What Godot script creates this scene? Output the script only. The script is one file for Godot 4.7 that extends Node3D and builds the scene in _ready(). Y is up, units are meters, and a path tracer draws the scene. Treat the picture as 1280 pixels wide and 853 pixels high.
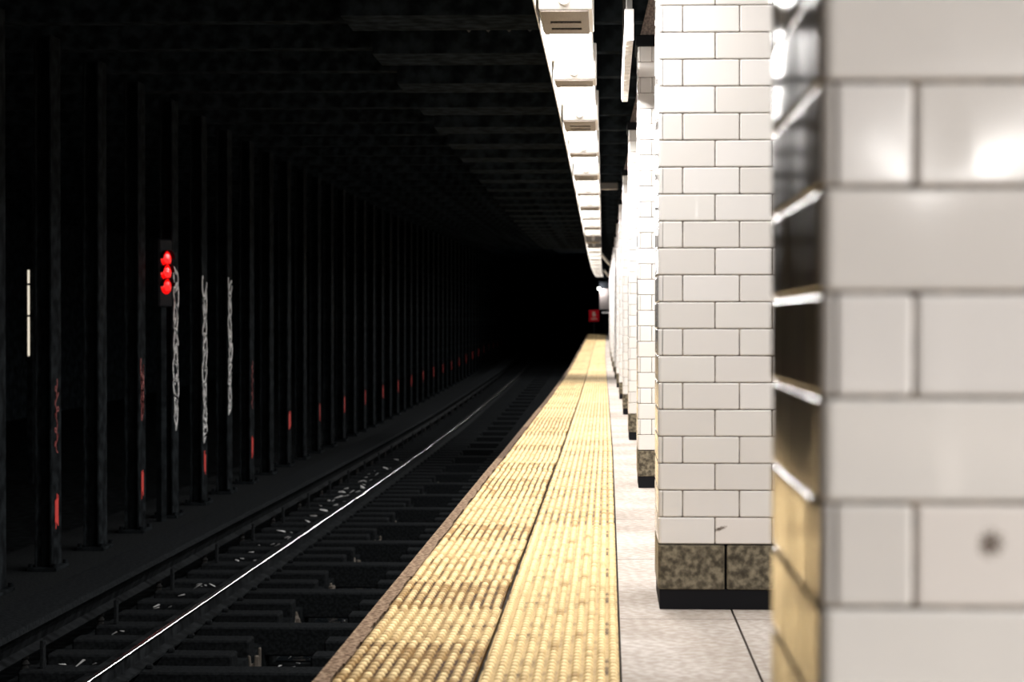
extends Node3D

# ---------------------------------------------------------------- the line of the track
# x to the right, y up from the platform floor, d = distance ahead (world -z).
# The station bends a little to the left and has a gentle sag and rise.
const BEND := [[-40.0, 0.0], [0.0, 0.0], [14.0, -0.008], [24.0, -0.035], [33.7, -0.067], [43.0, -0.1], [52.0, -0.13], [65.0, -0.15], [79.0, -0.147], [160.0, -0.12]]
const GRADE := [[-40.0, 0.0], [12.0, 0.0], [20.0, -0.024], [24.5, -0.042], [33.7, -0.056], [42.8, -0.047], [52.0, 0.01], [61.0, 0.09], [70.2, 0.187], [74.8, 0.27], [79.4, 0.38], [90.0, 0.47], [160.0, 0.9]]
const EYE := 0.828
const BAY := 4.572
const FIRST := 6.24
const W := 0.466
const PITCH := 0.0775
const TILE := 0.163
const HALF := 0.07
const ROUND := 0.011
const LIGHT_ENERGY := 6.2
const MIDDLE_ENERGY := 31.0
const AHEAD_ENERGY := 14.0
const GLOW := 4.5

var rng := RandomNumberGenerator.new()
var noise := FastNoiseLite.new()
var M := {}
var used := {}


func along(table: Array, d: float) -> float:
	for i in range(1, table.size()):
		if d <= table[i][0]:
			var a: Array = table[i - 1]
			var b: Array = table[i]
			var t: float = (d - a[0]) / (b[0] - a[0])
			return lerpf(a[1], b[1], t)
	return table[-1][1]


func P(x: float, y: float, d: float) -> Vector3:
	return Vector3(x + along(BEND, d), y + along(GRADE, d), -d)


func frame(x: float, y: float, d: float, length := 1.0) -> Transform3D:
	var a := P(x, y, d)
	var b := P(x, y, d + length)
	var t := (b - a).normalized()
	var bz := -t
	var bx := Vector3.UP.cross(bz).normalized()
	return Transform3D(Basis(bx, bz.cross(bx), bz), a)


# ---------------------------------------------------------------- mesh collector
class Shape:
	var v := PackedVector3Array()
	var n := PackedVector3Array()
	var c := PackedColorArray()
	var uv := PackedVector2Array()
	var ix := PackedInt32Array()
	var tint := Color.WHITE

	func vert(p: Vector3, nn: Vector3, t := Vector2.ZERO) -> int:
		v.append(p)
		n.append(nn)
		c.append(tint)
		uv.append(t)
		return v.size() - 1

	func tri(a: int, b: int, d: int) -> void:
		var g := (v[b] - v[a]).cross(v[d] - v[a])
		if g.dot(n[a] + n[b] + n[d]) > 0.0:
			ix.append(a); ix.append(d); ix.append(b)
		else:
			ix.append(a); ix.append(b); ix.append(d)

	func quad(a: Vector3, b: Vector3, cc: Vector3, d: Vector3, out: Vector3) -> void:
		var nn := (cc - a).cross(d - b).normalized()
		if nn.dot(out) < 0.0:
			nn = -nn
		var i := vert(a, nn, Vector2(0, 0))
		vert(b, nn, Vector2(1, 0))
		vert(cc, nn, Vector2(1, 1))
		vert(d, nn, Vector2(0, 1))
		tri(i, i + 1, i + 2)
		tri(i, i + 2, i + 3)

	func tri3(a: Vector3, b: Vector3, cc: Vector3, out: Vector3) -> void:
		var nn := (b - a).cross(cc - a).normalized()
		if nn.dot(out) < 0.0:
			nn = -nn
		var i := vert(a, nn)
		vert(b, nn)
		vert(cc, nn)
		tri(i, i + 1, i + 2)

	# box from lo to hi with chamfered edges
	func box(lo: Vector3, hi: Vector3, ch := 0.0, xf := Transform3D.IDENTITY) -> void:
		var m := (lo + hi) * 0.5
		var h := (hi - lo) * 0.5
		ch = minf(ch, minf(h.x, minf(h.y, h.z)) * 0.9)
		var p := func(sx: float, sy: float, sz: float, ax: int) -> Vector3:
			var q := Vector3(sx * (h.x - (0.0 if ax == 0 else ch)), sy * (h.y - (0.0 if ax == 1 else ch)), sz * (h.z - (0.0 if ax == 2 else ch)))
			return xf * (m + q)
		for s in [-1.0, 1.0]:
			quad(p.call(s, -1.0, -1.0, 0), p.call(s, 1.0, -1.0, 0), p.call(s, 1.0, 1.0, 0), p.call(s, -1.0, 1.0, 0), xf.basis * Vector3(s, 0, 0))
			quad(p.call(-1.0, s, -1.0, 1), p.call(1.0, s, -1.0, 1), p.call(1.0, s, 1.0, 1), p.call(-1.0, s, 1.0, 1), xf.basis * Vector3(0, s, 0))
			quad(p.call(-1.0, -1.0, s, 2), p.call(1.0, -1.0, s, 2), p.call(1.0, 1.0, s, 2), p.call(-1.0, 1.0, s, 2), xf.basis * Vector3(0, 0, s))
		if ch <= 0.0:
			return
		for s in [-1.0, 1.0]:
			for t in [-1.0, 1.0]:
				quad(p.call(s, t, -1.0, 0), p.call(s, t, 1.0, 0), p.call(s, t, 1.0, 1), p.call(s, t, -1.0, 1), xf.basis * Vector3(s, t, 0))
				quad(p.call(s, -1.0, t, 0), p.call(s, 1.0, t, 0), p.call(s, 1.0, t, 2), p.call(s, -1.0, t, 2), xf.basis * Vector3(s, 0, t))
				quad(p.call(-1.0, s, t, 1), p.call(1.0, s, t, 1), p.call(1.0, s, t, 2), p.call(-1.0, s, t, 2), xf.basis * Vector3(0, s, t))
				for u in [-1.0, 1.0]:
					tri3(p.call(s, t, u, 0), p.call(s, t, u, 1), p.call(s, t, u, 2), xf.basis * Vector3(s, t, u))

	# surface of revolution about +y; prof = [[radius, y], ...]
	func lathe(prof: Array, sides: int, xf := Transform3D.IDENTITY) -> void:
		for i in prof.size() - 1:
			var a: Array = prof[i]
			var b: Array = prof[i + 1]
			var e := Vector2(b[0] - a[0], b[1] - a[1])
			var nr := Vector2(e.y, -e.x).normalized()
			var first := v.size()
			for k in sides + 1:
				var t := TAU * k / sides
				var r := Vector3(cos(t), 0, sin(t))
				var nn := (xf.basis * (r * nr.x + Vector3(0, nr.y, 0))).normalized()
				vert(xf * (r * float(a[0]) + Vector3(0, a[1], 0)), nn)
				vert(xf * (r * float(b[0]) + Vector3(0, b[1], 0)), nn)
			for k in sides:
				var q := first + k * 2
				tri(q, q + 1, q + 3)
				tri(q, q + 3, q + 2)

	# round bar along a list of points
	func tube(pts: Array, r: float, sides := 8) -> void:
		for i in pts.size() - 1:
			var a: Vector3 = pts[i]
			var b: Vector3 = pts[i + 1]
			var y := (b - a).normalized()
			var x := y.cross(Vector3(0.31, 0.2, 0.93)).normalized()
			lathe([[0.0, 0.0], [r, 0.0], [r, a.distance_to(b)], [0.0, a.distance_to(b)]], sides, Transform3D(Basis(x, y, x.cross(y)), a))

	func mesh() -> ArrayMesh:
		var a := []
		a.resize(Mesh.ARRAY_MAX)
		a[Mesh.ARRAY_VERTEX] = v
		a[Mesh.ARRAY_NORMAL] = n
		a[Mesh.ARRAY_COLOR] = c
		a[Mesh.ARRAY_TEX_UV] = uv
		a[Mesh.ARRAY_INDEX] = ix
		var m := ArrayMesh.new()
		m.add_surface_from_arrays(Mesh.PRIMITIVE_TRIANGLES, a)
		return m


# a profile (counter-clockwise x, y pairs) swept along the line between two distances
func sweep(s: Shape, prof: Array, d0: float, d1: float, step := 3.0) -> void:
	var count := maxi(1, int(ceil((d1 - d0) / step)))
	for k in count:
		var a := lerpf(d0, d1, float(k) / count)
		var b := lerpf(d0, d1, float(k + 1) / count)
		for i in prof.size():
			var p: Vector2 = prof[i]
			var q: Vector2 = prof[(i + 1) % prof.size()]
			var e := q - p
			s.quad(P(p.x, p.y, a), P(q.x, q.y, a), P(q.x, q.y, b), P(p.x, p.y, b), Vector3(e.y, -e.x, 0))
	var tris := Geometry2D.triangulate_polygon(PackedVector2Array(prof))
	for k in range(0, tris.size(), 3):
		for side in [[d0, 1.0], [d1, -1.0]]:
			var t: Array = []
			for j in 3:
				var p: Vector2 = prof[tris[k + j]]
				t.append(P(p.x, p.y, side[0]))
			s.tri3(t[0], t[1], t[2], Vector3(0, 0, side[1]))


func rect(x0: float, y0: float, x1: float, y1: float) -> Array:
	return [Vector2(x0, y0), Vector2(x1, y0), Vector2(x1, y1), Vector2(x0, y1)]


func strip(prof: Array, d0: float, d1: float, step := 3.0) -> ArrayMesh:
	var s := Shape.new()
	sweep(s, prof, d0, d1, step)
	return s.mesh()


func block(lo: Vector3, hi: Vector3, ch := 0.0) -> ArrayMesh:
	var s := Shape.new()
	s.box(lo, hi, ch)
	return s.mesh()


# ---------------------------------------------------------------- nodes
func numbered(called: String) -> String:
	used[called] = used.get(called, -1) + 1
	return called if used[called] == 0 else "%s_%03d" % [called, used[called]]


func tag(o: Node3D, label: String, category: String, group := "", kind := "") -> void:
	o.set_meta("label", label)
	o.set_meta("category", category)
	if group:
		o.set_meta("group", group)
	if kind:
		o.set_meta("kind", kind)


func thing(called: String, xf: Transform3D, label: String, category: String, group := "", kind := "") -> Node3D:
	var o := Node3D.new()
	o.name = numbered(called)
	add_child(o)
	o.transform = xf
	tag(o, label, category, group, kind)
	return o


func part(called: String, m: Mesh, mat: Material, parent: Node3D, xf := Transform3D.IDENTITY) -> MeshInstance3D:
	var o := MeshInstance3D.new()
	o.name = called if parent != self else numbered(called)
	o.mesh = m
	o.material_override = mat
	o.transform = xf
	o.cast_shadow = GeometryInstance3D.SHADOW_CASTING_SETTING_ON
	parent.add_child(o, true)
	return o


func structure(called: String, m: Mesh, mat: Material, label: String, category: String) -> MeshInstance3D:
	var o := part(called, m, mat, self)
	tag(o, label, category, "", "structure")
	return o


# ---------------------------------------------------------------- materials
func grain(freq: float, low: Color, high: Color, seed_: int, size := 512, octaves := 4, mid := 0.5) -> ImageTexture:
	var f := FastNoiseLite.new()
	f.seed = seed_
	f.frequency = freq
	f.noise_type = FastNoiseLite.TYPE_SIMPLEX_SMOOTH
	f.fractal_octaves = octaves
	var im := f.get_seamless_image(size, size)
	var out := Image.create(size, size, false, Image.FORMAT_RGB8)
	for y in size:
		for x in size:
			var t: float = im.get_pixel(x, y).r
			t = smoothstep(mid - 0.45, mid + 0.45, t)
			out.set_pixel(x, y, low.lerp(high, t))
	return ImageTexture.create_from_image(out)


func mat(called: String, col: Color, rough := 0.7, metal := 0.0, shine := 0.5) -> StandardMaterial3D:
	var m := StandardMaterial3D.new()
	m.resource_name = called
	m.albedo_color = col.linear_to_srgb()
	m.roughness = rough
	m.metallic = metal
	m.metallic_specular = shine
	M[called] = m
	return m


func textured(m: StandardMaterial3D, t: Texture2D, scale: float) -> void:
	m.albedo_texture = t
	m.uv1_triplanar = true
	m.uv1_world_triplanar = true
	m.uv1_scale = Vector3.ONE * scale


func relief(m: StandardMaterial3D, t: Texture2D, cm: float, scale: float) -> void:
	m.heightmap_enabled = true
	m.heightmap_texture = t
	m.heightmap_scale = cm
	m.uv1_triplanar = true
	m.uv1_world_triplanar = true
	m.uv1_scale = Vector3.ONE * scale


func make_materials() -> void:
	var soft := grain(0.012, Color(0.5, 0.5, 0.5), Color(1, 1, 1), 3)
	var fine := grain(0.06, Color(0.62, 0.62, 0.62), Color(1, 1, 1), 8)
	var speck := grain(0.06, Color(0.86, 0.84, 0.82), Color(1, 1, 1), 9)
	var waves := grain(0.006, Color(0, 0, 0), Color(1, 1, 1), 15, 256, 2)
	for k in 4:
		var c: Color = [Color(0.77, 0.745, 0.725), Color(0.80, 0.78, 0.765), Color(0.745, 0.72, 0.695), Color(0.78, 0.76, 0.735)][k]
		var t := mat("glazed_tile_%d" % k, c, 0.09)
		relief(t, waves, 0.06, 2.2)
	# two tiles that carry a dark scuff of their own
	for k in 2:
		var im := Image.create(128, 64, false, Image.FORMAT_RGB8)
		for y in 64:
			for x in 128:
				var p := Vector2(x / 64.0, y / 64.0)
				var q: Vector2 = p - [Vector2(0.16, 0.42), Vector2(0.67, 0.37)][k]
				q = q.rotated([0.35, 1.2][k])
				var r := Vector2(q.x / [0.26, 0.13][k], q.y / [0.07, 0.12][k]).length() + noise.get_noise_2d(x * 9.0, y * 9.0 + 400.0 * k) * 0.9
				im.set_pixel(x, y, Color(0.907, 0.89, 0.873).lerp(Color(0.40, 0.36, 0.33), 1.0 - smoothstep(0.45, 1.0, r)))
		var t := mat("scuffed_tile_%d" % k, Color.WHITE, 0.12)
		t.albedo_texture = ImageTexture.create_from_image(im)
	textured(mat("grout", Color(0.42, 0.36, 0.30), 0.9, 0.0, 0.12), soft, 6.0)
	textured(mat("granite", Color.WHITE, 0.35, 0.0, 0.12), grain(0.03, Color(0.27, 0.25, 0.215), Color(0.56, 0.525, 0.45), 21, 512, 6), 2.0)
	mat("black_plinth", Color(0.012, 0.012, 0.014), 0.6, 0.0, 0.15)
	mat("black_paint", Color(0.01, 0.011, 0.013), 0.55, 0.0, 0.15)
	textured(mat("beige_paint", Color(0.42, 0.33, 0.28), 0.6), fine, 2.0)
	var y := mat("yellow_rubber", Color.WHITE, 0.6, 0.0, 0.08)
	y.vertex_color_use_as_albedo = true
	textured(y, speck, 1.7)
	var c := mat("concrete", Color.WHITE, 0.75, 0.0, 0.05)
	c.vertex_color_use_as_albedo = true
	textured(c, speck, 0.9)
	textured(mat("nosing", Color(0.24, 0.165, 0.115), 0.85, 0.0, 0.1), grain(0.03, Color(0.42, 0.40, 0.40), Color(1, 1, 1), 33), 3.0)
	textured(mat("nosing_pale", Color(0.33, 0.235, 0.16), 0.85, 0.0, 0.1), grain(0.03, Color(0.5, 0.46, 0.44), Color(1, 1, 1), 35), 3.0)
	textured(mat("platform_concrete", Color(0.1, 0.098, 0.095), 0.9, 0.0, 0.04), soft, 0.8)
	textured(mat("floor_base", Color(0.06, 0.05, 0.042), 0.95, 0.0, 0.12), soft, 1.0)
	textured(mat("soot", Color(0.028, 0.036, 0.042), 0.95, 0.0, 0.04), soft, 0.5)
	textured(mat("soot_steel", Color(0.018, 0.0215, 0.024), 0.7, 0.0, 0.04), soft, 0.9)
	textured(mat("soot_beam", Color(0.028, 0.036, 0.042), 0.85, 0.0, 0.04), soft, 0.9)
	textured(mat("roadbed", Color(0.016, 0.0185, 0.02), 0.95, 0.0, 0.04), soft, 0.9)
	textured(mat("tie_wood", Color(0.017, 0.019, 0.0205), 0.9, 0.0, 0.04), fine, 1.0)
	textured(mat("bench_concrete", Color(0.022, 0.0245, 0.026), 0.95, 0.0, 0.04), fine, 1.2)
	textured(mat("rail_steel", Color(0.016, 0.018, 0.0195), 0.6, 0.0, 0.04), soft, 1.0)
	mat("worn_steel", Color(0.85, 0.85, 0.85), 0.2, 1.0)
	textured(mat("cover_board", Color(0.017, 0.0192, 0.021), 0.8, 0.0, 0.04), fine, 0.8)
	textured(mat("mortar_lump", Color(0.16, 0.135, 0.11), 0.9), fine, 5.0)
	mat("glint_flake", Color(0.6, 0.6, 0.6), 0.3)
	var water := mat("water", Color(0.004, 0.006, 0.008), 0.04)
	relief(water, grain(0.03, Color(0, 0, 0), Color(1, 1, 1), 44, 256, 3), 1.2, 1.5)
	mat("conduit", Color(0.05, 0.052, 0.055), 0.5)
	mat("porcelain", Color(0.014, 0.0138, 0.0135), 0.6, 0.0, 0.1)
	mat("red_paint", Color(0.62, 0.035, 0.025), 0.5)
	mat("pink_paint", Color(0.30, 0.05, 0.045), 0.5)
	mat("white_paint", Color(0.86, 0.86, 0.86), 0.5)
	mat("white_enamel", Color(0.80, 0.78, 0.75), 0.35)
	textured(mat("cover_metal", Color(0.29, 0.245, 0.21), 0.45, 0.25), fine, 4.0)
	mat("slot_black", Color(0.006, 0.006, 0.007), 0.8, 0.0, 0.15)
	mat("galvanised", Color(0.30, 0.29, 0.28), 0.4, 0.6)
	var g := mat("lit_diffuser", Color(0.85, 0.85, 0.85), 0.4)
	g.emission_enabled = true
	g.emission = Color(1.0, 0.985, 0.96)
	g.emission_energy_multiplier = GLOW
	mat("unlit_diffuser", Color(0.18, 0.175, 0.17), 0.4)
	var r := mat("red_lens", Color(0.5, 0.01, 0.01), 0.2)
	r.emission_enabled = true
	r.emission = Color(1.0, 0.02, 0.02)
	r.emission_energy_multiplier = 0.66
	mat("sign_red", Color(0.80, 0.012, 0.025), 0.5, 0.0, 0.15)
	mat("sign_cream", Color(0.80, 0.62, 0.50), 0.5)
	textured(mat("end_cabinet", Color(0.40, 0.34, 0.32), 0.5), fine, 2.0)
	textured(mat("wall_tile_field", Color(0.5, 0.47, 0.44), 0.3), soft, 1.0)


# ---------------------------------------------------------------- glazed tiles
# u runs to the right, v up, the glaze looks along +z; the origin is the lower left corner in the plane of the wall
func tile_mesh(w: float, bull_left: bool, bull_right: bool) -> ArrayMesh:
	var g := 0.0011
	var b := 0.0042
	var line: Array = []
	if bull_left:
		for k in 6:
			var a := PI / 2 * k / 5.0
			line.append([ROUND - ROUND * cos(a), -ROUND + ROUND * sin(a), -cos(a), sin(a)])
	else:
		line.append([g, -0.010, -1.0, 0.0])
		for k in 3:
			var a := PI / 2 * k / 2.0
			line.append([g + b - b * cos(a), -b + b * sin(a), -cos(a), sin(a)])
	if bull_right:
		for k in range(5, -1, -1):
			var a := PI / 2 * k / 5.0
			line.append([w - ROUND + ROUND * cos(a), -ROUND + ROUND * sin(a), cos(a), sin(a)])
	else:
		for k in range(2, -1, -1):
			var a := PI / 2 * k / 2.0
			line.append([w - g - b + b * cos(a), -b + b * sin(a), cos(a), sin(a)])
		line.append([w - g, -0.010, 1.0, 0.0])
	var up: Array = [[g, 0.009, -1.0]]
	for k in 3:
		var a := PI / 2 * k / 2.0
		up.append([g + b - b * cos(a), b - b * sin(a), -cos(a)])
	for k in range(2, -1, -1):
		var a := PI / 2 * k / 2.0
		up.append([PITCH - g - b + b * cos(a), b - b * sin(a), cos(a)])
	up.append([PITCH - g, 0.009, 1.0])
	var s := Shape.new()
	for q in up:
		for p in line:
			var nn := Vector3(p[2], 0, p[3])
			var flat := sqrt(maxf(0.0, 1.0 - q[2] * q[2]))
			s.vert(Vector3(p[0], q[0], p[1]) - nn * float(q[1]), (nn * flat + Vector3(0, q[2], 0)).normalized(), Vector2(p[0] / TILE, 1.0 - q[0] / PITCH))
	for j in up.size() - 1:
		for i in line.size() - 1:
			var a := j * line.size() + i
			s.tri(a, a + 1, a + 1 + line.size())
			s.tri(a, a + 1 + line.size(), a + line.size())
	return s.mesh()


# [offset along the face, width, mesh key] of one course; even courses start with a bullnose, odd ones end with it
func course(odd: bool) -> Array:
	if odd:
		return [[ROUND, HALF - ROUND, "short"], [HALF, TILE, "full"], [HALF + TILE, TILE, "full"], [HALF + 2 * TILE, W - HALF - 2 * TILE, "bull_end"]]
	return [[0.0, TILE, "bull_start"], [TILE, TILE, "full"], [2 * TILE, W - 2 * TILE - ROUND, "cut"]]


func face_frame(k: int) -> Transform3D:   # 0 front (towards the camera), 1 left, 2 back, 3 right
	var turn := Basis(Vector3.UP, -PI / 2 * k)
	return Transform3D(turn, turn * Vector3(-W / 2, 0, W / 2))


var tiles := {}
var cladding := {}


func clad(from_row: int, rows: int, base: float, faces: Array) -> ArrayMesh:
	var key := "%d %d %.3f %s" % [from_row, rows, base, faces]
	if cladding.has(key):
		return cladding[key]
	var s := Shape.new()
	for f in faces:
		var xf := face_frame(f)
		for r in range(from_row, rows):
			for t in course(r % 2 == 1):
				var y := base + r * PITCH
				var x0: float = t[0] + 0.001
				var x1: float = t[0] + t[1] - 0.001
				if t[2] == "bull_start":
					x0 = 0.0
				if t[2] == "bull_end":
					x1 = W
				s.box(Vector3(x0, y + 0.001, -0.009), Vector3(x1, y + PITCH - 0.001, 0.0), 0.003, xf)
	cladding[key] = s.mesh()
	return cladding[key]


const ORD := ["first", "second", "third", "fourth", "fifth", "sixth", "seventh", "eighth", "ninth", "tenth", "eleventh", "twelfth", "thirteenth", "fourteenth", "fifteenth", "sixteenth", "seventeenth", "eighteenth", "nineteenth", "twentieth"]


func column(k: int, d: float, x: float, base: float, label: String, single: bool) -> void:
	var rows := int((2.26 - base) / PITCH)
	var top := base + rows * PITCH
	var o := thing("tiled_column", Transform3D(Basis.IDENTITY, P(x + W / 2, 0, d + W / 2)), label, "column", "white tiled columns along the platform edge", "thing")
	part("shaft", block(Vector3(-W / 2 + 0.0055, base, -W / 2 + 0.0055), Vector3(W / 2 - 0.0055, top, W / 2 - 0.0055)), M.grout, o)
	part("plinth", block(Vector3(-W / 2 + 0.004, 0, -W / 2 + 0.004), Vector3(W / 2 - 0.004, 0.058, W / 2 - 0.004), 0.002), M.black_plinth, o)
	var cuts := [0.0, 0.194, W]
	for f in 4:
		var xf := face_frame(f)
		for j in 2:
			var x0: float = cuts[j] + 0.0035
			var x1: float = cuts[j + 1] - 0.0035
			var s := Shape.new()
			s.box(Vector3(x0, 0.058, -0.02), Vector3(x1, base - 0.003, 0.0), 0.003)
			part("base_block", s.mesh(), M.granite, o, xf)
	part("base_core", block(Vector3(-W / 2 + 0.012, 0.05, -W / 2 + 0.012), Vector3(W / 2 - 0.012, base, W / 2 - 0.012)), M.slot_black, o)
	if single:
		for f in [0, 1]:
			var xf := face_frame(f)
			for r in rows:
				var n := 0
				for t in course(r % 2 == 1):
					var m: Material = M["glazed_tile_%d" % rng.randi_range(0, 3)]
					if k == 1 and f == 0 and r == 0 and n == 1:
						m = M.scuffed_tile_0
					if k == 0 and f == 0 and r == 5 and n == 1:
						m = M.scuffed_tile_1
					var tilt := Basis(Vector3.UP, rng.randf_range(-0.004, 0.004)) * Basis(Vector3.RIGHT, rng.randf_range(-0.006, 0.006))
					part("tile", tiles[t[2]], m, o, xf * Transform3D(tilt, Vector3(t[0], base + r * PITCH, rng.randf_range(-0.0004, 0.0004))))
					n += 1
		var rest := part("tile_cladding", clad(0, rows, base, [2, 3]), M.glazed_tile_0, o)
		rest.set_meta("kind", "stuff")
	else:
		var rest := part("tile_cladding", clad(0, rows, base, [0, 1, 2, 3]), M.glazed_tile_1, o)
		rest.set_meta("kind", "stuff")
	part("collar", block(Vector3(-W / 2 - 0.01, top, -W / 2 - 0.01), Vector3(W / 2 + 0.01, top + 0.055, W / 2 + 0.01), 0.004), M.black_paint, o)
	var s := Shape.new()
	var lo := [Vector2(-W / 2 + 0.01, W / 2 - 0.02), Vector2(W / 2 - 0.02, W / 2 - 0.02), Vector2(W / 2 - 0.02, -W / 2 + 0.02), Vector2(-W / 2 + 0.01, -W / 2 + 0.02)]
	for i in 4:
		var a: Vector2 = lo[i]
		var b: Vector2 = lo[(i + 1) % 4]
		var m := (a + b) / 2
		var up := Vector3(0.06, 2.775, 0)
		s.quad(Vector3(a.x, top + 0.05, a.y), Vector3(b.x, top + 0.05, b.y), Vector3(b.x * 0.72, 2.775, b.y * 0.72) + Vector3(0.06, 0, 0), Vector3(a.x * 0.72, up.y, a.y * 0.72) + Vector3(0.06, 0, 0), Vector3(m.x, 0, m.y))
	part("capital", s.mesh(), M.beige_paint, o)


# ---------------------------------------------------------------- light fittings over the platform edge
var fittings := {}


func fitting_shapes(box_len: float, lamp_len: float) -> Dictionary:
	var key := "%.2f %.2f" % [box_len, lamp_len]
	if fittings.has(key):
		return fittings[key]
	var f := {}
	var total := box_len + lamp_len
	var s := Shape.new()
	s.box(Vector3(-0.105, 0.095, -total + 0.008), Vector3(0.105, 0.19, 0.0), 0.006)
	f.housing = s.mesh()
	# shallow opal pan: flat in the middle, its long edges rounded up
	s = Shape.new()
	var cross := [[-0.1, 0.096], [-0.096, 0.083], [-0.085, 0.076], [0.085, 0.076], [0.096, 0.083], [0.1, 0.096]]
	for i in cross.size() - 1:
		var a: Array = cross[i]
		var b: Array = cross[i + 1]
		var nn := Vector3(b[1] - a[1], a[0] - b[0], 0)
		s.quad(Vector3(a[0], a[1], -0.004), Vector3(b[0], b[1], -0.004), Vector3(b[0], b[1], -lamp_len + 0.002), Vector3(a[0], a[1], -lamp_len + 0.002), nn)
	f.diffuser = s.mesh()
	s = Shape.new()
	s.box(Vector3(-0.107, 0.002, -total + 0.008), Vector3(0.119, 0.196, -lamp_len), 0.004)
	f.end_box = s.mesh()
	# lampholder: half-round nose on the end box
	s = Shape.new()
	var nose: Array = []
	for k in 9:
		var t := PI * k / 8.0
		nose.append(Vector2(0.026 * cos(t), 0.040 - 0.026 * sin(t)))
	for i in nose.size() - 1:
		var a: Vector2 = nose[i]
		var b: Vector2 = nose[i + 1]
		var m := (a + b) / 2 - Vector2(0, 0.04)
		s.quad(Vector3(a.x, a.y, -lamp_len), Vector3(b.x, b.y, -lamp_len), Vector3(b.x * 0.9, 0.04 + (b.y - 0.04) * 0.9, -lamp_len + 0.05), Vector3(a.x * 0.9, 0.04 + (a.y - 0.04) * 0.9, -lamp_len + 0.05), Vector3(m.x, m.y, 0))
		s.tri3(Vector3(0, 0.04, -lamp_len + 0.05), Vector3(a.x * 0.9, 0.04 + (a.y - 0.04) * 0.9, -lamp_len + 0.05), Vector3(b.x * 0.9, 0.04 + (b.y - 0.04) * 0.9, -lamp_len + 0.05), Vector3(0, 0, 1))
	for e in [[-0.026, -1.0], [0.026, 1.0]]:
		s.quad(Vector3(e[0], 0.04, -lamp_len), Vector3(e[0], 0.08, -lamp_len), Vector3(e[0] * 0.9, 0.08, -lamp_len + 0.05), Vector3(e[0] * 0.9, 0.04, -lamp_len + 0.05), Vector3(e[1], 0, 0))
	s.quad(Vector3(-0.0234, 0.04, -lamp_len + 0.05), Vector3(0.0234, 0.04, -lamp_len + 0.05), Vector3(0.0234, 0.08, -lamp_len + 0.05), Vector3(-0.0234, 0.08, -lamp_len + 0.05), Vector3(0, 0, 1))
	f.lamp_holder = s.mesh()
	# cover plate under the box, pierced by slots
	s = Shape.new()
	var z0 := -lamp_len - 0.004
	var z1 := -total + 0.012
	var slots: Array = [[0.62, 0.70]] if box_len < 0.5 else [[0.40, 0.50], [0.70, 0.80]]
	var at := 0.0
	for q in slots:
		s.box(Vector3(-0.1, -0.006, lerpf(z0, z1, q[0])), Vector3(0.1, 0.001, lerpf(z0, z1, at)), 0.001)
		s.box(Vector3(-0.1, -0.006, lerpf(z0, z1, q[1])), Vector3(-0.066, 0.001, lerpf(z0, z1, q[0])), 0.0)
		s.box(Vector3(0.066, -0.006, lerpf(z0, z1, q[1])), Vector3(0.1, 0.001, lerpf(z0, z1, q[0])), 0.0)
		at = q[1]
	s.box(Vector3(-0.1, -0.006, z1), Vector3(0.1, 0.001, lerpf(z0, z1, at)), 0.001)
	f.cover_plate = s.mesh()
	f.slots = []
	for q in slots:
		f.slots.append(block(Vector3(-0.07, 0.0, lerpf(z0, z1, q[1] + 0.01)), Vector3(0.07, 0.003, lerpf(z0, z1, q[0] - 0.01))))
	s = Shape.new()
	s.box(Vector3(-0.124, 0.006, -total + 0.008), Vector3(-0.118, 0.12, 0.0), 0.001)
	s.box(Vector3(-0.124, 0.10, -total + 0.008), Vector3(-0.10, 0.106, 0.0))
	f.side_lip = s.mesh()
	fittings[key] = f
	return f


func fitting(called: String, x: float, y: float, d: float, long_box: bool, lit: bool, label: String, group: String, energy := LIGHT_ENERGY) -> void:
	var box_len := 0.72 if long_box else 0.33
	var lamp_len := 1.96 if long_box else 1.85
	var f := fitting_shapes(box_len, lamp_len)
	var o := thing(called, frame(x, y, d, 2.4), label, "light", group)
	part("housing", f.housing, M.white_enamel, o)
	part("diffuser", f.diffuser, M.lit_diffuser if lit else M.unlit_diffuser, o)
	part("end_box", f.end_box, M.white_enamel if lit else M.galvanised, o)
	part("lamp_holder", f.lamp_holder, M.white_enamel, o)
	var c := part("cover_plate", f.cover_plate, M.cover_metal, o)
	for q in f.slots:
		part("slot", q, M.slot_black, c)
	part("side_lip", f.side_lip, M.white_enamel, o)
	# hanger rods up to the ceiling
	for e in [0.3, 0.8]:
		var s := Shape.new()
		s.tube([Vector3(0, 0.18, -e * lamp_len), Vector3(0, 3.0 - y, -e * lamp_len)], 0.008, 6)
		part("hanger", s.mesh(), M.black_paint, o)
	if lit:
		var l := AreaLight3D.new()
		l.name = "lamp_light"
		l.area_size = Vector2(0.17, lamp_len - 0.12)
		l.light_energy = energy
		l.light_color = Color(1.0, 0.985, 0.972)
		l.area_range = 40.0
		l.shadow_enabled = true
		l.transform = Transform3D(Basis(Vector3.RIGHT, -PI / 2), Vector3(0, 0.004, -lamp_len / 2))
		o.add_child(l, true)


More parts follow.
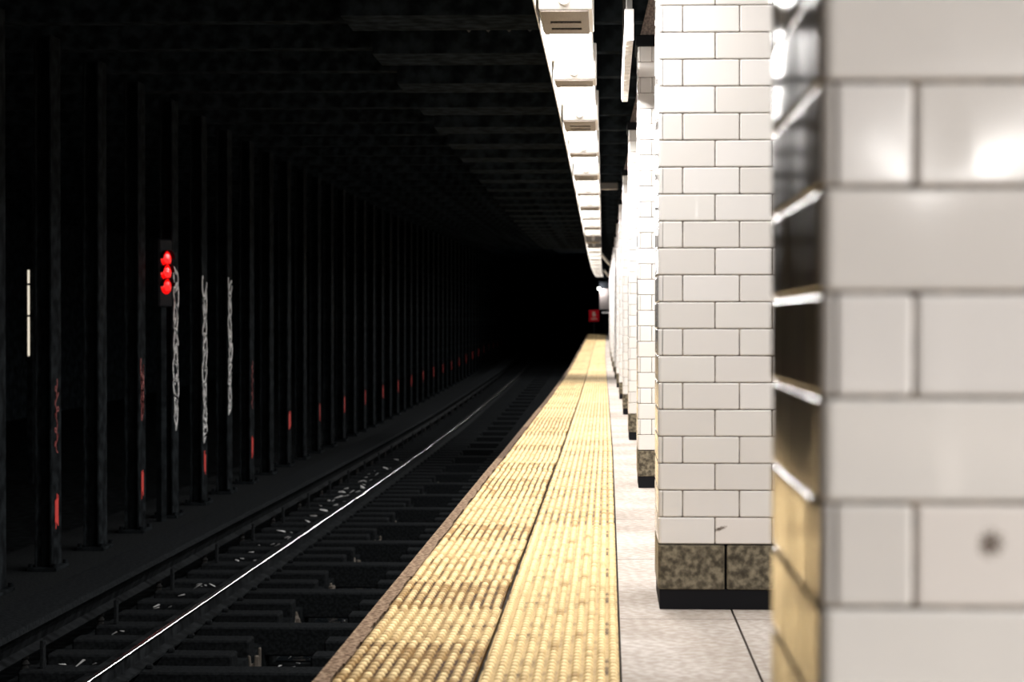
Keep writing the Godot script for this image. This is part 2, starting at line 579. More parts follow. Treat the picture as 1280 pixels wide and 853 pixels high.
# ---------------------------------------------------------------- tactile panels
func tactile(seed_: int, grime: float) -> ArrayMesh:
	var s := Shape.new()
	var n := FastNoiseLite.new()
	n.seed = seed_
	n.frequency = 3.0
	n.fractal_octaves = 4
	var wide := 0.325
	var long := BAY / 7.0
	var dirt := Color(0.055, 0.028, 0.012)
	var ground := Color(0.58, 0.43, 0.21).lerp(Color(0.27, 0.155, 0.05), clampf(grime * 1.6 + 0.15, 0.0, 1.0))
	var crest := Color(0.94, 0.745, 0.415)
	# moulded ground between the domes, in small cells so that the dirt has a grain of its own
	var cells := 10
	var rows := 22
	for i in cells:
		for j in rows:
			var x0 := wide * i / cells
			var x1 := wide * (i + 1) / cells
			var z0 := -long * j / rows
			var z1 := -long * (j + 1) / rows
			var first := s.v.size()
			for p in [Vector2(x0, z0), Vector2(x1, z0), Vector2(x1, z1), Vector2(x0, z1)]:
				var q: Vector2 = p
				var e := n.get_noise_2d(q.x * 5.0, q.y * 1.6) * 2.0 + grime * 1.3 - 0.15
				var col := ground.lerp(dirt, clampf(e, 0.0, 1.0))
				s.tint = col
				s.vert(Vector3(q.x, 0, q.y), Vector3.UP)
			s.tri(first, first + 1, first + 2)
			s.tri(first, first + 2, first + 3)
	s.tint = ground
	for side in [[Vector3(0, 0, 0), Vector3(0, 0, -long), Vector3(-1, 0, 0)], [Vector3(wide, 0, 0), Vector3(wide, 0, -long), Vector3(1, 0, 0)], [Vector3(0, 0, 0), Vector3(wide, 0, 0), Vector3(0, 0, 1)], [Vector3(0, 0, -long), Vector3(wide, 0, -long), Vector3(0, 0, -1)]]:
		var dn := Vector3(0, -0.014, 0)
		s.quad(side[0], side[1], side[1] + dn, side[0] + dn, side[2])
	# staggered truncated domes
	var nx := 11
	var nz := 13
	for i in nx:
		for j in nz:
			var x := wide * (i + 0.5) / nx
			var z := -long * (j + 0.5) / nz
			var e := n.get_noise_2d(x * 4 + 11, z * 2) * 1.3 + grime * 0.6
			var top := crest.lerp(Color(0.40, 0.26, 0.12), clampf(e, 0.0, 0.85))
			var foot := top.lerp(ground, 0.6)
			var sides := 8
			var first := s.v.size()
			for ring in [[0.0115, 0.0, 0.8, 0], [0.0086, 0.0062, 0.8, 1], [0.0062, 0.0078, 0.3, 1]]:
				s.tint = top if ring[3] == 1 else foot
				for k in sides:
					var t := TAU * k / sides
					var r := Vector3(cos(t), 0, sin(t))
					var out: float = ring[2]
					s.vert(Vector3(x, ring[1], z) + r * Vector3(1, 1, 1.95) * float(ring[0]), (r * out + Vector3(0, sqrt(1 - out * out), 0)).normalized())
			s.tint = top
			var centre := s.vert(Vector3(x, 0.008, z), Vector3.UP)
			for k in sides:
				var k2 := (k + 1) % sides
				for ring in 2:
					var a := first + ring * sides
					s.tri(a + k, a + k2, a + sides + k2)
					s.tri(a + k, a + sides + k2, a + sides + k)
				s.tri(first + 2 * sides + k, first + 2 * sides + k2, centre)
	return s.mesh()


# a concrete slab with a mottled top
func slab(x0: float, x1: float, d0: float, d1: float, cell: float) -> ArrayMesh:
	var s := Shape.new()
	var nx := maxi(2, int((x1 - x0) / cell))
	var nz := maxi(2, int((d1 - d0) / cell))
	var grid: Array = []
	for j in nz + 1:
		for i in nx + 1:
			var x := lerpf(x0, x1, float(i) / nx)
			var d := lerpf(d0, d1, float(j) / nz)
			var blotch := noise.get_noise_2d(x * 40, d * 40) * 0.5 + noise.get_noise_2d(x * 9 + 70, d * 9) * 0.6
			var col := Color(0.56, 0.515, 0.48).lerp(Color(0.34, 0.295, 0.25), clampf(0.30 + blotch * 0.9, 0, 1))
			s.tint = col
			grid.append(s.vert(P(x, 0.0, d), Vector3.UP))
	for j in nz:
		for i in nx:
			var a: int = grid[j * (nx + 1) + i]
			s.tri(a, a + 1, a + nx + 2)
			s.tri(a, a + nx + 2, a + nx + 1)
	s.tint = Color(0.2, 0.17, 0.15)
	for e in [[x0, d0, x0, d1, Vector3(-1, 0, 0)], [x1, d0, x1, d1, Vector3(1, 0, 0)], [x0, d0, x1, d0, Vector3(0, 0, 1)], [x0, d1, x1, d1, Vector3(0, 0, -1)]]:
		s.quad(P(e[0], 0, e[1]), P(e[2], 0, e[3]), P(e[2], -0.02, e[3]), P(e[0], -0.02, e[1]), e[4])
	return s.mesh()


# ---------------------------------------------------------------- handwriting on the flanges
func scrawl(top: float, bottom: float, loops: float, wide: float, thick: float, kind: int) -> ArrayMesh:
	var s := Shape.new()
	var pts: Array = []
	var count := int(loops * 20)
	for i in count + 1:
		var t := float(i) / count
		var a := t * loops * TAU
		var amp := wide * (0.75 + 0.25 * sin(a * 0.37 + kind))
		var z := amp * sin(a + kind) + 0.25 * wide * sin(a * 2.3)
		var y := lerpf(top, bottom, t) + 0.075 * sin(a * 2.0 + 1.3 * kind) * (1.0 if kind < 3 else 0.4)
		pts.append(Vector2(clampf(z, -0.14, 0.14), y))
	if kind < 3:     # linked letters: a second stroke crosses the first
		for i in range(count, -1, -1):
			var t := float(i) / count
			var a := t * loops * TAU
			pts.append(Vector2(-wide * (0.8 + 0.2 * sin(a * 0.61 + kind)) * sin(a + kind), lerpf(top, bottom, t) + 0.03 * sin(a * 1.7)))
	for i in pts.size() - 1:
		var a: Vector2 = pts[i]
		var b: Vector2 = pts[i + 1]
		var t := (b - a).normalized()
		a -= t * thick * 0.2
		b += t * thick * 0.2
		s.box(Vector3(-0.001, -thick / 2, -a.distance_to(b) / 2), Vector3(0.0025, thick / 2, a.distance_to(b) / 2), 0.0, Transform3D(Basis(Vector3.RIGHT, -atan2(b.y - a.y, b.x - a.x)), Vector3(0, (a.y + b.y) / 2, (a.x + b.x) / 2)))
	return s.mesh()


func rough_patch(x_wide: float, lo: float, hi: float, seed_: int) -> ArrayMesh:   # ragged band of paint on a flange
	var s := Shape.new()
	var r := RandomNumberGenerator.new()
	r.seed = seed_
	for k in 6:
		var z0 := -x_wide + 2 * x_wide * k / 6.0
		var z1 := -x_wide + 2 * x_wide * (k + 1) / 6.0
		s.box(Vector3(0, lo + r.randf_range(0, 0.08), z0), Vector3(0.002, hi - r.randf_range(0, 0.06), z1))
	return s.mesh()


var steel := {}


func steel_column(x: float, floor_y: float, d: float, top: float, label: String, group: String) -> Node3D:
	var o := thing("steel_column", Transform3D(Basis.IDENTITY, P(x, floor_y, d)), label, "column", group, "thing")
	var h := top - floor_y
	var key := "%.2f" % h
	if not steel.has(key):
		var plate := Shape.new()
		plate.box(Vector3(-0.12, 0, -0.2), Vector3(0.12, 0.03, 0.2), 0.004)
		for sx in [-1.0, 1.0]:
			for sz in [-1.0, 1.0]:
				plate.lathe([[0.0, 0.06], [0.02, 0.06], [0.02, 0.03]], 6, Transform3D(Basis.IDENTITY, Vector3(0.095 * sx, 0, 0.17 * sz)))
		steel[key] = [block(Vector3(-0.009, 0.03, -0.15), Vector3(0.009, h, 0.15), 0.003), block(Vector3(-0.055, 0.03, -0.007), Vector3(0.055, h, 0.007), 0.0), plate.mesh()]
	var m: Array = steel[key]
	part("flange", m[0], M.soot_steel, o, Transform3D(Basis.IDENTITY, Vector3(0.06, 0, 0)))
	part("flange", m[0], M.soot_steel, o, Transform3D(Basis.IDENTITY, Vector3(-0.06, 0, 0)))
	part("web", m[1], M.soot_steel, o)
	part("base_plate", m[2], M.soot_steel, o)
	return o


# ================================================================ the scene
func _ready() -> void:
	rng.seed = 20
	noise.seed = 5
	noise.frequency = 0.05
	noise.fractal_octaves = 3

	# ---- camera
	var cam := Camera3D.new()
	cam.name = "camera"
	add_child(cam)
	cam.position = Vector3(0, EYE, 0)
	cam.rotation = Vector3(deg_to_rad(-0.4975), deg_to_rad(2.575), 0)
	cam.near = 0.05
	cam.far = 400.0
	var lens := CameraAttributesPhysical.new()
	lens.frustum_focal_length = 76.1
	lens.exposure_aperture = 6.6
	lens.frustum_focus_distance = 8.8
	lens.frustum_near = 0.05
	lens.frustum_far = 400.0
	cam.attributes = lens
	cam.fov = 17.92
	cam.current = true

	# ---- surroundings and exposure
	var we := WorldEnvironment.new()
	we.name = "surroundings"
	var env := Environment.new()
	env.background_mode = Environment.BG_COLOR
	env.background_color = Color(0.004, 0.043, 0.067)
	env.tonemap_mode = Environment.TONE_MAPPER_LINEAR
	env.tonemap_exposure = 1.15
	env.sdfgi_enabled = true
	env.ssao_enabled = true
	env.ssil_enabled = true
	we.environment = env
	add_child(we)

	make_materials()
	tiles.full = tile_mesh(TILE, false, false)
	tiles.bull_start = tile_mesh(TILE, true, false)
	tiles.cut = tile_mesh(W - 2 * TILE - ROUND, false, false)
	tiles.short = tile_mesh(HALF - ROUND, false, false)
	tiles.bull_end = tile_mesh(W - HALF - 2 * TILE, false, true)

	build_platform()
	build_shell()
	build_tiled_columns()
	build_lights()
	build_track()
	build_steel_columns()
	build_far_end()
	build_hanging_box()


func build_platform() -> void:
	var f := structure("floor", strip(rect(-0.66, -0.3, 5.6, -0.0145), -26.0, 80.6), M.floor_base, "subway platform floor of concrete slabs with a yellow tactile edge", "floor")
	part("platform_wall", strip(rect(-0.5, -1.62, 5.6, -0.3), -26.0, 80.6), M.platform_concrete, f)
	# concrete slabs beside the yellow strip
	var long := BAY / 3.0
	var d := FIRST - 4 * BAY - 0.2
	var k := 0
	while d < 80.4:
		var near := d < 24.0
		if d > -4.0:
			part("slab", slab(0.033, 0.352, d + 0.003, minf(d + long - 0.003, 80.5), 0.02 if near else 0.05), M.concrete, f)
			part("slab", slab(0.358, 1.9, d + 0.003, minf(d + long - 0.003, 80.5), 0.05 if near else 0.2), M.concrete, f)
		d += long
		k += 1
	part("floor_paving", slab(1.906, 5.6, -26.0, 80.5, 0.5), M.concrete, f)
	part("floor_paving", slab(0.033, 1.9, -26.0, -13.2, 0.4), M.concrete, f)
	# yellow panels in two rows
	var kinds: Array = []
	for i in 5:
		kinds.append(tactile(100 + i, -0.05 + 0.17 * i))
	var step := BAY / 7.0
	var strip_node := Node3D.new()
	strip_node.name = "tactile_strip"
	add_child(strip_node)
	tag(strip_node, "worn yellow tactile warning strip along the platform edge", "tactile strip", "", "structure")
	var i := -12
	while FIRST - 0.02 + (i + 1) * step < 80.6:
		var at := FIRST - 0.02 + i * step
		var xf := frame(-0.298, 0.0, at, step)
		part("tactile_panel", kinds[rng.randi_range(0, 2)], M.yellow_rubber, strip_node, xf)
		xf = frame(-0.632 + rng.randf_range(-0.004, 0.002), rng.randf_range(-0.001, 0.001), at, step)
		xf.basis = xf.basis * Basis(Vector3.UP, rng.randf_range(-0.006, 0.006))
		part("tactile_panel", kinds[rng.randi_range(1, 4)], M.yellow_rubber, strip_node, xf)
		i += 1
	# worn edge boards
	var e := Node3D.new()
	e.name = "trim_1"
	add_child(e)
	tag(e, "worn brown rubbing board along the platform's track edge", "edge board", "", "structure")
	var a := -10.0
	var r := RandomNumberGenerator.new()
	r.seed = 4
	while a < 80.0:
		var b := minf(a + r.randf_range(1.7, 2.5), 80.6)
		var x1 := -0.641
		var s := Shape.new()
		var dz := a + 0.004
		# ragged inner edge
		while dz < b - 0.01:
			var dn := minf(dz + 0.12, b - 0.004)
			var w := r.randf_range(-0.006, 0.004)
			sweep(s, [Vector2(-0.690, -0.12), Vector2(x1 + w, -0.12), Vector2(x1 + w, -0.004), Vector2(-0.682, -0.002), Vector2(-0.690, -0.012)], dz, dn, 1.0)
			dz = dn
		part("edge_board", s.mesh(), M.nosing if r.randf() < 0.5 else M.nosing_pale, e)
		a = b


func build_shell() -> void:
	var c := structure("ceiling", strip(rect(-13.5, 3.45, 5.6, 3.7), -26.0, 140.0), M.soot, "dark sooty ceiling over the tracks and the platform", "ceiling")
	part("platform_soffit", strip(rect(-1.7, 3.0, 5.6, 3.45), -26.0, 80.6), M.soot, c)
	var d := FIRST + 0.15 - BAY
	while d < 80.0:
		part("ceiling_beam", strip(rect(-0.40, 2.78, 5.5, 3.0), d, d + 0.16), M.soot_beam, c)
		d += BAY / 3.0
	d = 8.0
	while d < 60.0:
		part("edge_beam", strip(rect(-1.7, 2.78, -0.46, 3.0), d, d + 0.7), M.soot_beam, c)
		d += 1.9
	d = 2.0
	while d < 120.0:
		part("track_beam", strip(rect(-13.0, 3.15, -1.7, 3.45), d, d + 0.2), M.soot_beam, c)
		d += 1.61
	for k in 4:
		var x: float = [-0.56, -0.71, -0.86, -1.0][k]
		var o := part("ceiling_conduit", strip([Vector2(x - 0.02, 2.95), Vector2(x, 2.93), Vector2(x + 0.02, 2.95), Vector2(x + 0.02, 2.98), Vector2(x - 0.02, 2.98)], 2.0, 60.0), M.conduit, self)
		tag(o, "thin dark conduit under the ceiling left of the light row, %s from it" % ORD[k], "conduit", "conduits left of the light row")
	structure("wall_left", strip(rect(-13.7, -1.7, -13.4, 3.6), -26.0, 140.0), M.soot, "dark tunnel wall far beyond the tracks", "wall")
	structure("wall_right", strip(rect(5.6, -0.3, 5.9, 3.5), -26.0, 140.0), M.wall_tile_field, "pale tiled wall behind the platform columns", "wall")
	structure("wall_back", block(Vector3(-13.7, -1.8, 25.9), Vector3(5.9, 3.6, 26.2)), M.soot, "dark end wall of the station behind the viewer", "wall")
	structure("wall_end", block(Vector3(-13.9, -1.8, -140.3), Vector3(5.9, 5.2, -140.0)), M.soot, "dark far end of the tunnel", "wall")
	var wall := strip(rect(-0.1, -1.6, 5.6, 3.2), 84.0, 84.4)
	structure("wall_far_end", wall, M.soot, "black wall closing the platform beyond the red sign", "wall")


func build_tiled_columns() -> void:
	column(0, 1.6, 0.155, 0.2298, "white tiled column close to the camera, out of focus, cut by the picture's edge", true)
	column(1, FIRST, 0.1445, 0.189, "sharp white tiled column just beyond the blurred one, on a granite base", true)
	for n in range(2, 18):
		var label := "white tiled column, %s along the platform edge counting from the blurred one" % ORD[n]
		if n == 17:
			label = "white tiled column at the far end of the platform, last of the row"
		column(n, FIRST + BAY * (n - 1), 0.148, 0.189, label, n <= 4)


func build_lights() -> void:
	var k := -2
	var start := 9.7
	while start + (k + 1) * 2.43 < 75.0:
		var d := start + (k / 2.0) * 4.86
		var odd := posmod(k, 2) == 1
		if odd:
			d = start + ((k - 1) / 2) * 4.86 + 2.18
		var lit := not (k == 9 or k == 10)
		var label := "light fitting of the edge row out of view behind the viewer"
		var group := "light fittings behind the viewer"
		if k >= -2:
			group = "light fittings over the platform edge"
			label = "%s white light fitting in the row above the platform edge, counted from the top" % (ORD[k + 2] if k + 2 < 20 else "twenty-" + ORD[k - 18])
			if not lit:
				label = "unlit grey light fitting, the %s of the two dark ones in the row" % ("nearer" if k == 9 else "farther")
		fitting("edge_light", -0.182, 2.122, d, odd, lit, label, group, LIGHT_ENERGY * (0.6 if k == -2 else 1.0))
		k += 1
	# unseen fittings added opposite the tiled columns to even out their light
	for i in range(0, 9):
		fitting("platform_light", 3.6, 2.55, FIRST + W / 2 - 0.925 + BAY * i, false, true, "unseen light fitting added over the middle of the platform to even the light on the columns", "light fittings over the middle of the platform", AHEAD_ENERGY)
	for i in 6:
		fitting("platform_light", 3.6, 2.55, -23.0 + i * 4.4, false, true, "unseen light fitting added over the middle of the platform to even the light on the columns", "light fittings over the middle of the platform", MIDDLE_ENERGY)


func build_track() -> void:
	var bed := structure("track_bed", strip([Vector2(-13.4, -1.75), Vector2(-0.4, -1.75), Vector2(-0.4, -1.38), Vector2(-1.87, -1.38), Vector2(-1.88, -1.56), Vector2(-2.36, -1.56), Vector2(-2.37, -1.38), Vector2(-3.82, -1.38), Vector2(-13.4, -1.38)], -5.0, 139.0), M.roadbed, "dark sunken track bed with short tie blocks and a centre drain", "track bed")
	part("bench", strip([Vector2(-5.1, -1.4), Vector2(-3.84, -1.4), Vector2(-3.84, -1.15), Vector2(-3.86, -1.13), Vector2(-5.1, -1.13)], -5.0, 139.0), M.bench_concrete, bed)
	# cross ties: one across the drain in every bay, short blocks between
	var full := block(Vector3(-3.55, -0.2, -0.13), Vector3(-0.9, 0, 0.13), 0.012)
	var left := block(Vector3(-3.55, -0.2, -0.115), Vector3(-2.37, 0, 0.115), 0.012)
	var right := block(Vector3(-1.87, -0.2, -0.115), Vector3(-0.9, 0, 0.115), 0.012)
	var lumps: Array = []
	for q in 4:
		var s := Shape.new()
		var r := RandomNumberGenerator.new()
		r.seed = 60 + q
		for j in 9:
			var h := r.randf_range(0.05, 0.2)
			var c := Vector3(r.randf_range(0.0, 0.05), -0.28, r.randf_range(-0.14, 0.14))
			var turn := Basis(Vector3.UP, r.randf_range(-0.6, 0.6)) * Basis(Vector3.BACK, r.randf_range(-0.1, 0.35))
			s.box(Vector3(-0.006, 0, -0.03), Vector3(r.randf_range(0.01, 0.035), h, r.randf_range(-0.01, 0.03)), 0.006, Transform3D(turn, c))
		lumps.append(s.mesh())
	var d := 5.1
	var bay := 0
	while d < 100.0:
		part("tie", full, M.tie_wood, bed, Transform3D(Basis.IDENTITY, P(0, -1.27, d)))
		for j in [1, 2]:
			var p := P(0, -1.27, d + j * 0.657)
			part("tie_block", left, M.tie_wood, bed, Transform3D(Basis.IDENTITY, p))
			part("tie_block", right, M.tie_wood, bed, Transform3D(Basis.IDENTITY, p))
		if d < 45.0:
			part("mortar_lump", lumps[bay % 4], M.mortar_lump, bed, Transform3D(Basis.IDENTITY, P(-2.37, -1.27, d + 1.34)))
		if d < 70.0:
			var s := Shape.new()
			s.quad(P(-2.34, -1.552, d + 0.2), P(-1.9, -1.552, d + 0.2), P(-1.9, -1.552, d + 1.8), P(-2.34, -1.552, d + 1.8), Vector3.UP)
			part("puddle", s.mesh(), M.water, bed)
		d += 1.971
		bay += 1
	# pale flakes standing in for glints of light on the wet bed
	var flakes := [Shape.new(), Shape.new()]
	var r := RandomNumberGenerator.new()
	r.seed = 91
	for i in 420:
		var dd := r.randf_range(12.0, 34.0)
		var in_drain := r.randf() < 0.45
		var x := r.randf_range(-2.3, -1.75) if in_drain else r.randf_range(-3.32, -3.03)
		var y := (-1.54 if x < -1.88 else -1.375) if in_drain else -1.37
		if fposmod(dd - 5.1, 0.657) < 0.2 and not in_drain:
			y = -1.262
		if in_drain and r.randf() < 0.7:
			dd = 5.1 + 1.971 * floor((dd - 5.1) / 1.971) + r.randf_range(1.35, 1.75)
		var w := r.randf_range(0.008, 0.032) * (0.55 if r.randf() < 0.6 else 1.0)
		var a := r.randf() * TAU
		var up := Vector3(r.randf_range(-0.5, 0.5), 0.8, r.randf_range(-0.2, 0.7)).normalized()
		var u := up.cross(Vector3(0.4 * cos(a), 0, 1.0)).normalized() * w * 1.7
		var v := up.cross(u.normalized()) * w * r.randf_range(0.12, 0.35)
		var c := P(x, y + 0.012, dd)
		flakes[1 if in_drain else 0].quad(c - u - v, c + u - v, c + u * 0.7 + v + up * w * 0.3, c - u + v * 0.6, up)
	for k in 2:
		var fl := part("glint_flake", flakes[k].mesh(), M.glint_flake, self)
		tag(fl, ["pale flakes standing for glints of light between the running rail and third rail", "pale flakes standing for glints of light in the centre drain of the track"][k], "glint_flake", "", "stuff")
	# running rails
	var prof := [Vector2(-0.07, 0), Vector2(0.07, 0), Vector2(0.07, 0.012), Vector2(0.009, 0.03), Vector2(0.009, 0.115), Vector2(0.034, 0.128), Vector2(0.036, 0.140), Vector2(-0.036, 0.140), Vector2(-0.034, 0.128), Vector2(-0.009, 0.115), Vector2(-0.009, 0.03), Vector2(-0.07, 0.012)]
	for spec in [[-2.87, "running rail with a thin bright worn edge, beside the third rail"], [-1.37, "running rail hidden under the platform edge"]]:
		var o := thing("running_rail", Transform3D.IDENTITY, spec[1], "rail", "running rails")
		var at: Array = []
		for p in prof:
			at.append(p + Vector2(spec[0], -1.27))
		part("rail_body", strip(at, -4.0, 120.0), M.rail_steel, o)
		var x0: float = spec[0]
		part("worn_head", worn_edge(x0), M.worn_steel, o)
		var dd := 5.1
		while dd < 40.0:
			for j in 3:
				for sx in [-0.095, 0.095]:
					part("spike", block(Vector3(-0.02, 0, -0.02), Vector3(0.02, 0.028, 0.02), 0.006), M.rail_steel, o, Transform3D(Basis.IDENTITY, P(x0 + sx, -1.27, dd + j * 0.657)))
			dd += 1.971
	# third rail under its cover board
	var t := thing("third_rail", Transform3D.IDENTITY, "third rail under a dark wooden cover board, between track and steel columns", "third rail")
	part("cover_board", strip([Vector2(-3.76, -1.0), Vector2(-3.42, -1.0), Vector2(-3.415, -0.995), Vector2(-3.42, -0.955), Vector2(-3.75, -0.95), Vector2(-3.76, -0.955)], -4.0, 110.0), M.cover_board, t)
	part("side_board", strip(rect(-3.77, -1.25, -3.735, -0.95), -4.0, 110.0), M.cover_board, t)
	part("contact_rail", strip([Vector2(-3.60, -1.17), Vector2(-3.48, -1.17), Vector2(-3.53, -1.14), Vector2(-3.50, -1.06), Vector2(-3.58, -1.06), Vector2(-3.55, -1.14)], -4.0, 110.0), M.rail_steel, t)
	d = 5.1
	while d < 70.0:
		var s := Shape.new()
		s.lathe([[0.0, 0.12], [0.022, 0.12], [0.026, 0.09], [0.016, 0.08], [0.03, 0.055], [0.02, 0.045], [0.036, 0.0]], 10)
		part("insulator", s.mesh(), M.porcelain, t, Transform3D(Basis.IDENTITY, P(-3.54, -1.30, d)))
		part("bracket", block(Vector3(-0.01, 0, -0.03), Vector3(0.012, 0.17, 0.03), 0.003), M.tie_wood, t, Transform3D(Basis.IDENTITY, P(-3.43, -1.27, d)))
		d += 1.971


func worn_edge(x: float) -> ArrayMesh:   # polished gauge corner of a rail head, facet angled to mirror the light row
	var at: Array = [Vector2(x + 0.012, -1.140), Vector2(x + 0.0372, -1.140), Vector2(x + 0.0372, -1.1345), Vector2(x + 0.0346, -1.1317), Vector2(x + 0.028, -1.1292), Vector2(x + 0.012, -1.1285)]
	return strip(at, -4.0, 120.0)


func build_steel_columns() -> void:
	var first := 15.49
	var white := {4: [0, 5.0, 0.54, -1.02], 5: [1, 5.5, 0.46, -1.26], 6: [2, 4.5, 0.52, -1.0]}
	for k in range(0, 49):
		var d := first + 1.61 * k
		var label := "dark steel column, %s in the row beyond the third rail" % (ORD[k] if k < 20 else "")
		var group := "steel columns beyond the third rail"
		if k >= 20:
			label = "distant dark steel column past the twentieth of its row"
			group = "distant steel columns beyond the third rail"
		if white.has(k):
			label = "dark steel column with a tall white scrawl, %s of the three scrawled ones" % ["nearest", "middle", "farthest"][k - 4]
		if k == 3:
			label = "dark steel column with a small red scrawl, before the white scrawled ones"
		var o := steel_column(-4.465, -1.13, d, 3.12, label, group)
		var off := 1.13 + EYE      # heights below are from the eye
		if white.has(k):
			var g: Array = white[k]
			part("graffiti", scrawl(g[2] + off, g[3] + off, g[1], 0.125, 0.036, g[0]), M.white_paint, o, Transform3D(Basis.IDENTITY, Vector3(0.07, 0, 0)))
		if k == 3:
			part("graffiti", scrawl(-0.40 + off, -0.86 + off, 2.5, 0.06, 0.03, 1), M.pink_paint, o, Transform3D(Basis.IDENTITY, Vector3(0.07, 0, 0)))
		if k == 1 or k == 7:
			part("graffiti", scrawl(-0.45 + off, -1.0 + off, 5.0, 0.06, 0.012, 4), M.pink_paint, o, Transform3D(Basis.IDENTITY, Vector3(0.07, 0, 0)))
		if [1, 3, 5].has(k) or (k >= 7 and k % 2 == 1):
			var wide := 0.09 if k == 9 else rng.randf_range(0.03, 0.055)
			var lo := -1.62 + rng.randf_range(-0.05, 0.05) if k < 9 else -1.48
			part("paint_mark", rough_patch(wide, lo + off, lo + 0.29 + off, k), M.red_paint, o, Transform3D(Basis.IDENTITY, Vector3(0.07, 0, 0)))
	# white strip light seen between the columns
	var o := thing("strip_light", Transform3D(Basis.IDENTITY, P(-8.05, 0, 29.9)), "narrow upright white strip light far left among the dark columns", "light")
	var s := Shape.new()
	s.tube([Vector3(0, EYE - 0.42, 0), Vector3(0, EYE + 0.78, 0)], 0.014, 8)
	var lampm := StandardMaterial3D.new()
	lampm.resource_name = "strip_lamp"
	lampm.albedo_color = Color(0.9, 0.88, 0.84)
	lampm.emission_enabled = true
	lampm.emission = Color(1.0, 0.95, 0.86)
	lampm.emission_energy_multiplier = 0.75
	part("lamp_tube", s.mesh(), lampm, o)
	part("backing", block(Vector3(-0.06, EYE - 0.5, -0.06), Vector3(0.06, EYE + 0.86, -0.03), 0.004), M.soot_steel, o)
	for y in [EYE + 0.58, EYE + 0.14]:
		part("clip", block(Vector3(-0.026, y - 0.015, -0.03), Vector3(0.026, y + 0.015, 0.026), 0.003), M.black_paint, o)
	part("post", block(Vector3(-0.04, -1.38, -0.12), Vector3(0.04, 3.1, -0.06), 0.004), M.soot_steel, o)
	# red signal among the columns
	var sig := thing("signal", Transform3D(Basis(Vector3.UP, deg_to_rad(60)), P(-4.36, 0, 21.35)), "red tunnel signal with three stacked lenses, glowing beside the first white scrawled column", "signal")
	part("signal_head", block(Vector3(-0.10, EYE + 0.18, -0.10), Vector3(0.10, EYE + 0.86, -0.02), 0.015), M.black_paint, sig)
	part("post", block(Vector3(-0.04, -1.13, -0.12), Vector3(0.04, EYE + 0.2, -0.05), 0.004), M.soot_steel, sig)
	for j in 3:
		s = Shape.new()
		s.lathe([[0.0, 0.02], [0.05, 0.016], [0.078, 0.0]], 20, Transform3D(Basis(Vector3.RIGHT, PI / 2), Vector3(0, EYE + 0.385 + 0.138 * j, -0.02)))
		part("lens", s.mesh(), M.red_lens, sig)
		s = Shape.new()
		var hood: Array = []
		for q in 9:
			var t := PI * q / 8.0
			hood.append(Vector2(0.086 * cos(t), 0.086 * sin(t)))
		for q in 8:
			var a: Vector2 = hood[q]
			var b: Vector2 = hood[q + 1]
			s.quad(Vector3(a.x, a.y + EYE + 0.385 + 0.138 * j, -0.02), Vector3(b.x, b.y + EYE + 0.385 + 0.138 * j, -0.02), Vector3(b.x, b.y + EYE + 0.385 + 0.138 * j, 0.02 + 0.06 * b.y), Vector3(a.x, a.y + EYE + 0.385 + 0.138 * j, 0.02 + 0.06 * a.y), Vector3(a.x, a.y, 0))
		part("hood", s.mesh(), M.black_paint, sig)
	var l := OmniLight3D.new()
	l.name = "signal_light"
	l.light_color = Color(1.0, 0.03, 0.03)
	l.light_energy = 0.03
	l.light_size = 0.06
	l.omni_range = 20.0
	l.shadow_enabled = true
	l.position = Vector3(0, EYE + 0.56, 0.10)
	sig.add_child(l)


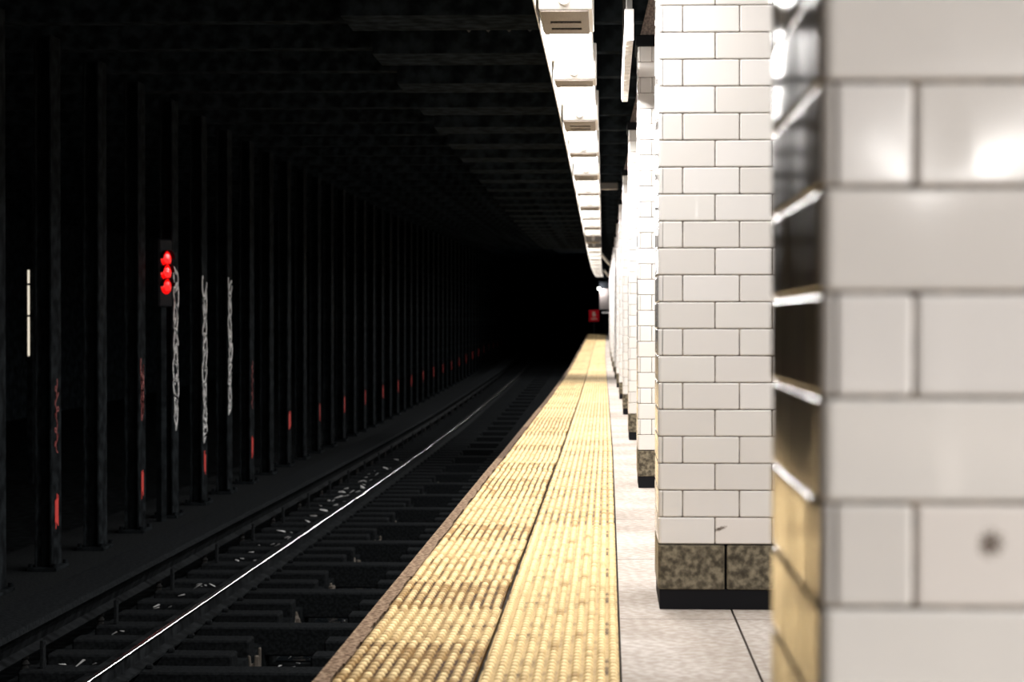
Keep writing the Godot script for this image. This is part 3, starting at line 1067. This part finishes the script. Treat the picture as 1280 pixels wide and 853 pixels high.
func build_far_end() -> void:
	# red notice at the end of the platform
	var o := thing("warning_sign", frame(-0.42, EYE - 0.36, 80.3), "small red notice with a pale raised hand, beyond the platform's far end", "sign")
	part("plate", block(Vector3(-0.19, 0, -0.01), Vector3(0.19, 0.43, 0.01), 0.004), M.sign_red, o)
	part("post", block(Vector3(-0.03, -EYE + 0.36, -0.05), Vector3(0.03, 0.45, -0.012), 0.003), M.black_paint, o)
	var s := Shape.new()
	s.box(Vector3(-0.055, 0.20, 0.01), Vector3(0.045, 0.29, 0.016), 0.002)
	for j in 4:
		s.box(Vector3(-0.055 + 0.026 * j, 0.28, 0.01), Vector3(-0.035 + 0.026 * j, 0.35 + 0.02 * [0, 1, 1, 0][j], 0.016), 0.002)
	s.box(Vector3(0.04, 0.22, 0.01), Vector3(0.085, 0.245, 0.016), 0.002)
	part("hand_symbol", s.mesh(), M.sign_cream, o)
	s = Shape.new()
	for j in 3:
		s.box(Vector3(-0.13 + 0.03 * j, 0.07 + 0.035 * j, 0.01), Vector3(0.12 - 0.02 * j, 0.085 + 0.035 * j, 0.015))
	part("print_lines", s.mesh(), M.sign_cream, o)
	# pale cabinet hung at the end of the columns
	o = thing("hanging_cabinet", frame(-0.235, EYE + 0.12, 77.6), "pale grey cabinet hanging at the far end of the platform, above the red notice", "cabinet")
	part("case", block(Vector3(0.03, 0, -0.3), Vector3(0.36, 0.74, 0), 0.01), M.end_cabinet, o)
	part("hood", block(Vector3(0.03, 0.74, -0.3), Vector3(0.36, 1.0, 0.0), 0.01), M.black_paint, o)
	part("bottom_rail", block(Vector3(0.02, -0.03, -0.3), Vector3(0.37, 0.0, 0.02), 0.005), M.black_paint, o)
	part("ledge", block(Vector3(0.12, -0.14, -0.1), Vector3(0.37, -0.09, 0.06), 0.005), M.white_enamel, o)
	part("hanger", block(Vector3(0.16, 0.98, -0.2), Vector3(0.22, 2.04, -0.1), 0.004), M.black_paint, o)
	# round lamp beside it
	var b := thing("globe_lamp", frame(-0.225, EYE + 0.87, 77.4), "tiny round white lamp beside the hanging cabinet", "lamp")
	s = Shape.new()
	var prof: Array = []
	for j in 9:
		var t := PI * j / 8.0
		prof.append([0.06 * sin(t), -0.06 * cos(t)])
	s.lathe(prof, 14)
	part("globe", s.mesh(), M.lit_diffuser, b)
	part("stem", block(Vector3(-0.012, 0.05, -0.012), Vector3(0.012, 1.29, 0.012), 0.002), M.black_paint, b)
	var l := OmniLight3D.new()
	l.name = "globe_light"
	l.light_energy = 0.9
	l.light_size = 0.05
	l.omni_range = 20.0
	l.shadow_enabled = true
	b.add_child(l)
	# slanting lamp tubes, white but unlit, between the light row and far columns
	for spec in [[[-0.06, 1.57], [0.13, 1.35], 50.0, "upper"], [[-0.01, 1.40], [0.12, 1.24], 62.6, "lower"]]:
		var a: Array = spec[0]
		var c: Array = spec[1]
		var d: float = spec[2]
		var t := thing("slanting_tube", Transform3D.IDENTITY, "white slanting tube between the light row and far columns, the %s one" % spec[3], "tube", "slanting tubes at the far end")
		s = Shape.new()
		s.tube([P(a[0], EYE + a[1], d), P(c[0], EYE + c[1], d + 0.5)], 0.035, 10)
		part("tube_body", s.mesh(), M.white_enamel, t)
		s = Shape.new()
		s.tube([P(a[0], EYE + a[1], d), P(a[0], 3.0, d)], 0.012, 6)
		part("hanger", s.mesh(), M.black_paint, t)


func build_hanging_box() -> void:
	var j := thing("junction_box", frame(0, 0, 29.4), "small grey junction box under a ceiling beam, between light row and columns", "junction box")
	part("case", block(Vector3(-0.1, 2.68, -0.1), Vector3(0.17, 2.78, 0.0), 0.01), M.galvanised, j)
	part("cover", block(Vector3(-0.09, 2.69, 0.0), Vector3(0.16, 2.77, 0.008), 0.002), M.galvanised, j)
	# narrow sign box hung beside the second sharp column, its underside ribbed
	var h := 1.15
	var near := 2706.0 * h / 351.0
	var far := 2706.0 * h / 275.0
	var o := thing("sign_box", frame(0.069, EYE + h, near, far - near), "narrow white hanging box with a ribbed underside, beside the upper tiled columns", "sign box")
	var l := far - near
	part("case", block(Vector3(0, 0.006, -l), Vector3(0.034, 0.128, 0), 0.003), M.white_enamel, o)
	var count := 17
	var rib := block(Vector3(0.002, -0.004, -l / count * 0.8), Vector3(0.033, 0.008, 0), 0.003)
	for k in count:
		part("rib", rib, M.white_enamel, o, Transform3D(Basis.IDENTITY, Vector3(0, 0, -0.01 - (l - 0.02) * k / count)))
	part("end_cap", block(Vector3(-0.002, 0.0, 0), Vector3(0.036, 0.13, 0.008), 0.002), M.white_enamel, o)
	for z in [-0.06, -l + 0.1]:
		part("hanger", block(Vector3(0.004, 0.126, z - 0.03), Vector3(0.03, 3.0 - EYE - h, z + 0.03), 0.003), M.galvanised, o)
